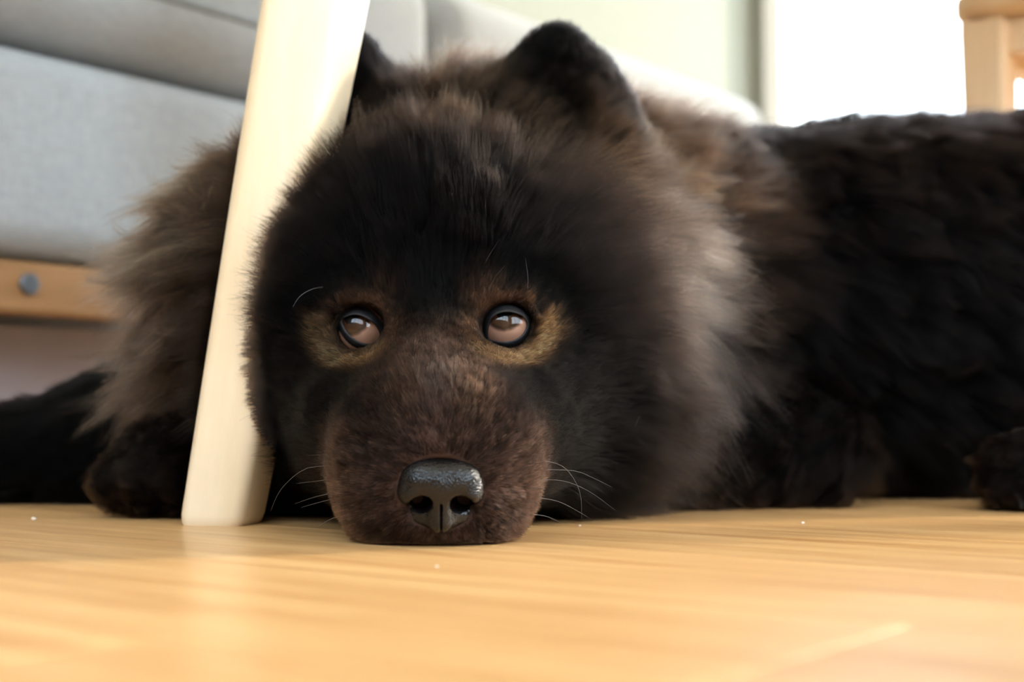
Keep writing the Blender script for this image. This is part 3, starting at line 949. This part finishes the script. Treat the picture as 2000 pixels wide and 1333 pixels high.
FLOW = dict(
    muzzle=away, face=away + vec(sg * .6 * sstep(.02, .05, aa), -.15, 0), crown=away + vec(sg * .25 * sstep(.0, .05, aa), 0, .35),
    cheek=vec(sg * 1.0, .05 + .15 * (a > 0), -.22), ear=vec(sg * .25, .1, 1.0), ear_base=vec(sg * .8, -.25, -.05),
    ruff=rad_r * 1.0 + vec(sg * .25, .22, -.42), neck=vec(a * 4, .55, .55), trunk=vec(.85, -.1, -.45), haunch=vec(.6, -.1, -.6),
    foreleg=vec(-1, 0, -.25), elbow=vec(-.35, -.35, -.5), paw=vec(-.4, -.6, .1), tail_paw=vec(-1, 0, -.1), hind=vec(-.7, -.4, -.2))
flow = sum(nrm(FLOW[g]) * wi[g][:, None] for g in GN)
near_eye = np.exp(-np.clip(EDIST, 0, 1) / .006)[:, None]
flow = nrm(flow + ERAD * near_eye * 1.3)
lift = blend(LIFT, W)
L = blend(LEN, W)
facelat = wi['face'] + wi['cheek'] * .5
L = L + facelat * .012 * sstep(.036, .056, aa) * sstep(.62, .68, y)
L = L + facelat * .026 * sstep(.030, .058, a) * sstep(.65, .70, y)
L = L * (.28 + .72 * sstep(.002, .024, EDIST))
L *= 1 - .17 * (wi['ruff'] + wi['neck']) * sstep(-.03, -.07, a)
nd = np.sqrt((x - NC[0]) ** 2 + (z - NC[2]) ** 2)
L *= np.where(y < .62, .50 + .50 * sstep(.014, .040, nd), 1)
L *= .72 + .5 * rng.random(NS)
lift = lift * np.where(EDIST < .02, .6, 1)
clump, curl, rad = blend(CLMP, W), blend(CURL, W), blend(RAD, W) * 1e-3
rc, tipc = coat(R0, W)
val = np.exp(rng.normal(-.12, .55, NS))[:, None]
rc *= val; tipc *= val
jit = rng.normal(0, 1, (NS, 3))
T_ = nrm(flow - RNm * (flow * RNm).sum(1, keepdims=True))
d0 = nrm(RNm * lift[:, None] + T_ * (1 - lift)[:, None] + jit * .13)
longness = sstep(.015, .05, L)
d1 = nrm(T_ * (1 - longness)[:, None] + flow * longness[:, None] + RNm * (.18 * (1 - longness))[:, None] + jit * .10 + np.array([0, 0, -.28]) * longness[:, None])

sc.cycles_curves.shape = 'RIBBONS'
sc.cycles_curves.subdivisions = 1
GROUPS = {'face_fur': ['muzzle', 'face', 'crown', 'cheek'], 'ear_fur': ['ear', 'ear_base'], 'ruff_fur': ['ruff', 'neck'],
          'body_fur': ['trunk', 'haunch', 'foreleg', 'elbow', 'paw', 'tail_paw', 'hind']}
top = np.array(GN)[W.argmax(1)]

def fur_material(name, rough=.38, radial=.45):
    m = bpy.data.materials.new(name)
    m.use_nodes = True
    nt = m.node_tree; nt.nodes.clear()
    out = N(nt, 'ShaderNodeOutputMaterial')
    hb = N(nt, 'ShaderNodeBsdfHairPrincipled')
    hb.model = 'CHIANG'
    hb.parametrization = 'COLOR'
    a0 = N(nt, 'ShaderNodeAttribute', attribute_name='root_color')
    a1 = N(nt, 'ShaderNodeAttribute', attribute_name='tip_color')
    hi = N(nt, 'ShaderNodeHairInfo')
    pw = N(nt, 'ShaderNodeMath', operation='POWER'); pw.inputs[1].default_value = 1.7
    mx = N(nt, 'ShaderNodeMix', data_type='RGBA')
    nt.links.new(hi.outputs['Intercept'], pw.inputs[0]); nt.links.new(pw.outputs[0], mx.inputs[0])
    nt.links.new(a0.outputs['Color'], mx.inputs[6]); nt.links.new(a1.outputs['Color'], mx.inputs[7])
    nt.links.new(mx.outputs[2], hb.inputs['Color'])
    hb.inputs['Roughness'].default_value = rough
    hb.inputs['Radial Roughness'].default_value = radial
    hb.inputs['IOR'].default_value = 1.13
    nt.links.new(hb.outputs[0], out.inputs[0])
    return m
M_fur = fur_material('dog_fur')

def leg_avoid(pt, root):
    """strands part around the table leg: those of the face pass in front of it, those of the neck behind it"""
    zz = np.clip(pt[..., 2], 0, .4)
    cx = LEG_B[0] + LEG_LEAN[0] * zz; cy = LEG_B[1] + LEG_LEAN[1] * zz
    hw = .0165 * np.interp(zz, [0, .005, .12, .25, .40], [.95, 1, 1.18, 1.38, 1.50]) * 1.19 + .0008
    front = (root[:, 1] < .698)[:, None]
    dx = pt[..., 0] - cx
    m = front & (dx < hw + .003) & (dx > -hw - .01)
    pt[..., 1] = np.where(m, np.minimum(pt[..., 1], cy - hw - .0005), pt[..., 1])
    m = ~front & (np.abs(dx) < hw + .002) & (pt[..., 1] < cy + hw) & (pt[..., 1] > cy - .06)
    pt[..., 1] = np.where(m, cy + hw + .0005, pt[..., 1])
    return pt

COARSE = dict(face_fur=260, ear_fur=150, ruff_fur=560, body_fur=160)
def make_fur(name, sel, K):
    idx = np.nonzero(sel)[0]
    n = len(idx)
    t = np.linspace(0, 1, K)
    D = nrm(d0[idx][:, None] * (1 - t)[None, :, None] + d1[idx][:, None] * t[None, :, None])
    step = (L[idx] / (K - 1))[:, None, None]
    pt = np.concatenate([R0[idx][:, None], R0[idx][:, None] + np.cumsum(D[:, :-1] * step, 1)], 1)
    # waviness
    ph = rng.random((n, 1)) * 6.28; fr = rng.uniform(5, 11, (n, 1))
    sd = nrm(np.cross(D[:, 0], jit[idx]))
    amp = (curl[idx] * L[idx])[:, None] * t[None]
    pt += (np.sin(fr * t[None] + ph) * amp)[..., None] * sd[:, None]
    # locks: coarse ones for the long coat, finer ones inside them
    for ng, strength, pw_ in ((max(8, n // COARSE[name]), 1.0, 1.5), (max(8, n // 26), .8, 1.2)):
        gi = rng.choice(n, ng, replace=False)
        kd = kdtree.KDTree(ng)
        for j, q in enumerate(gi): kd.insert(R0[idx[q]], j)
        kd.balance()
        near = np.fromiter((kd.find(p)[1] for p in R0[idx].tolist()), np.int64, n)
        gp = pt[gi][near]
        gs = rng.uniform(.35, 1.4, ng)[near]
        cf = np.clip(clump[idx] * gs * strength, 0, .93)[:, None] * t[None] ** pw_
        sw = rng.normal(0, 1, (ng, 3))[near] * (.19 * L[idx])[:, None] * clump[idx][:, None]
        pt = pt * (1 - cf[..., None]) + gp * cf[..., None] + sw[:, None] * (t ** 1.6)[None, :, None]
    # the face's fringe ends in a soft outline over the table leg
    rt = R0[idx]
    fr_m = (rt[:, 1] < .698) & (rt[:, 0] < -.06)
    lim = np.interp(pt[:, -1, 2], [0, .043, .079, .103, .141, .198, .23], [-.104, -.1075, -.114, -.1212, -.1164, -.0855, -.075]) - rng.normal(.0005, .0055, n)
    over = fr_m & (pt[:, -1, 0] < lim)
    k_ = np.where(over, np.clip((rt[:, 0] - lim) / (rt[:, 0] - pt[:, -1, 0] + 1e-6), .25, 1), 1)
    pt = rt[:, None] + (pt - rt[:, None]) * k_[:, None, None]
    pt = leg_avoid(pt, R0[idx])
    pt[..., 2] = np.maximum(pt[..., 2], .0007)
    gv = np.exp(rng.normal(-.08, .42, ng))[near]
    rc[idx] *= gv[:, None]; tipc[idx] *= gv[:, None]
    cu = bpy.data.hair_curves.new(name)
    cu.add_curves([K] * n)
    cu.attributes['position'].data.foreach_set('vector', pt.astype(np.float32).ravel())
    rr = rad[idx][:, None] * (1 - .75 * t[None] ** 2.2)
    ra = cu.attributes.get('radius') or cu.attributes.new('radius', 'FLOAT', 'POINT')
    ra.data.foreach_set('value', rr.astype(np.float32).ravel())
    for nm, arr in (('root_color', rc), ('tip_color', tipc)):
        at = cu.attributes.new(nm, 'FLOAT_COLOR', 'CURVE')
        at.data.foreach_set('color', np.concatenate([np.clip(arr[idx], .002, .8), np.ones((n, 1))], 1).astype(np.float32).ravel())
    cu.materials.append(M_fur)
    o = bpy.data.objects.new(name, cu)
    COL.objects.link(o)
    o.parent = dog; o.matrix_local = DOGM
    o['kind'] = 'stuff'
    return o, n
for nm, K in (('face_fur', 6), ('ear_fur', 6), ('ruff_fur', 9), ('body_fur', 6)):
    o, n = make_fur(nm, np.isin(top, GROUPS[nm]), K)
    print('FUR', nm, n)
bpy.data.objects['face_fur']['label'] = 'short dark fur of the face, brown on the muzzle and tan under the eyes'
bpy.data.objects['ear_fur']['label'] = 'black velvety fur of the ears'
bpy.data.objects['ruff_fur']['label'] = 'long smoky brown ruff around the neck'
bpy.data.objects['body_fur']['label'] = 'black fur of the back and legs'

# ---- whiskers and brow hairs
m_wh = plain('whisker', (.16, .15, .16, 1), .35, .6, noise=.1, scale=80)
def whisker(pix, r=.000105):
    pts = [P(*q) for q in pix]
    out = []
    for k in range(13):
        t = k / 12 * (len(pts) - 1); j = min(int(t), len(pts) - 2); f = t - j
        p0, p1, p2, p3 = pts[max(j - 1, 0)], pts[j], pts[j + 1], pts[min(j + 2, len(pts) - 1)]
        out.append(.5 * ((2 * p1) + (-p0 + p2) * f + (2 * p0 - 5 * p1 + 4 * p2 - p3) * f * f + (-p0 + 3 * p1 - 3 * p2 + p3) * f ** 3))
    rr_ = [r * (1 - .75 * k / 12) for k in range(13)]
    dlink('whisker', tube_mesh('whisker', out, rr_, 5), m_wh, True)
WH = [[(672, 912, .592), (600, 915, .60), (550, 955, .61), (528, 1000, .612)], [(668, 935, .592), (620, 940, .60), (580, 945, .606)], [(672, 960, .592), (620, 970, .60), (575, 985, .606)],
      [(676, 968, .592), (630, 980, .60), (588, 992, .604)], [(690, 1000, .59), (645, 1015, .596), (620, 1030, .60)], [(668, 890, .594), (630, 889, .602), (600, 890, .606)],
      [(1046, 898, .592), (1100, 912, .60), (1132, 960, .606), (1136, 1020, .608)], [(1046, 938, .592), (1100, 940, .60), (1150, 960, .606), (1200, 996, .61)],
      [(1046, 972, .592), (1090, 980, .60), (1130, 1000, .606), (1165, 1022, .608)], [(1046, 918, .592), (1120, 920, .602), (1160, 935, .606), (1195, 952, .61)],
      [(1040, 1005, .59), (1070, 1010, .596), (1095, 1022, .60)],
      [(950, 575, .655), (965, 545, .64), (985, 520, .632)], [(1030, 570, .655), (1031, 540, .642), (1026, 505, .635)], [(945, 520, .66), (955, 500, .648), (975, 468, .64)],
      [(640, 560, .66), (610, 565, .648), (585, 580, .642), (572, 600, .64)], [(1238, 838, .70), (1244, 825, .69), (1249, 812, .685)]]
for wpx in WH: whisker(wpx)
# ---- claws
m_claw = plain('claw', (.02, .018, .018, 1), .6, .3, noise=.3, scale=200)
for c in ((.276, .781, .008), (.288, .771, .008), (.304, .771, .008)):
    c = Vector(c)
    pts = [c + Vector((0, .008, .004)), c + Vector((0, 0, .003)), c + Vector((0, -.005, -.001)), c + Vector((0, -.008, -.006))]
    dlink('claw', tube_mesh('claw', pts, [.0026, .0024, .0017, .0005], 8), m_claw, True)

# ------------------------------------------------------------------ crumbs lying on the boards
m_cr = plain('crumb', srgb(240, 232, 220), .8, .2, noise=.1, scale=300)
CRUMBS = [(1132, 1027, .0007, 'white crumb on the floor beside the dog\'s muzzle, near the whiskers'), (1568, 1022, .0009, 'white crumb on the floor before the dog\'s elbow'),
          (66, 1015, .0012, 'white crumb on the floor before the outstretched foreleg'), (853, 1106, .0006, 'white crumb on the floor in front of the nose')]
for (u, v, r, lb) in CRUMBS:
    d = FPX * CAM_H / (v - 822) * 1.0
    p = P(u, v, d)
    bm = bmesh.new(); bmesh.ops.create_icosphere(bm, subdivisions=2, radius=r)
    for vv in bm.verts:
        vv.co *= random.uniform(.7, 1.2); vv.co.z *= .5
    zmin = min(vv.co.z for vv in bm.verts)
    me = bpy.data.meshes.new('crumb'); bm.to_mesh(me); bm.free()
    o = link('crumb', me, m_cr)
    o.location = (p[0], p[1], -zmin)
    tag(o, lb, 'crumb', 'crumbs on the floor')
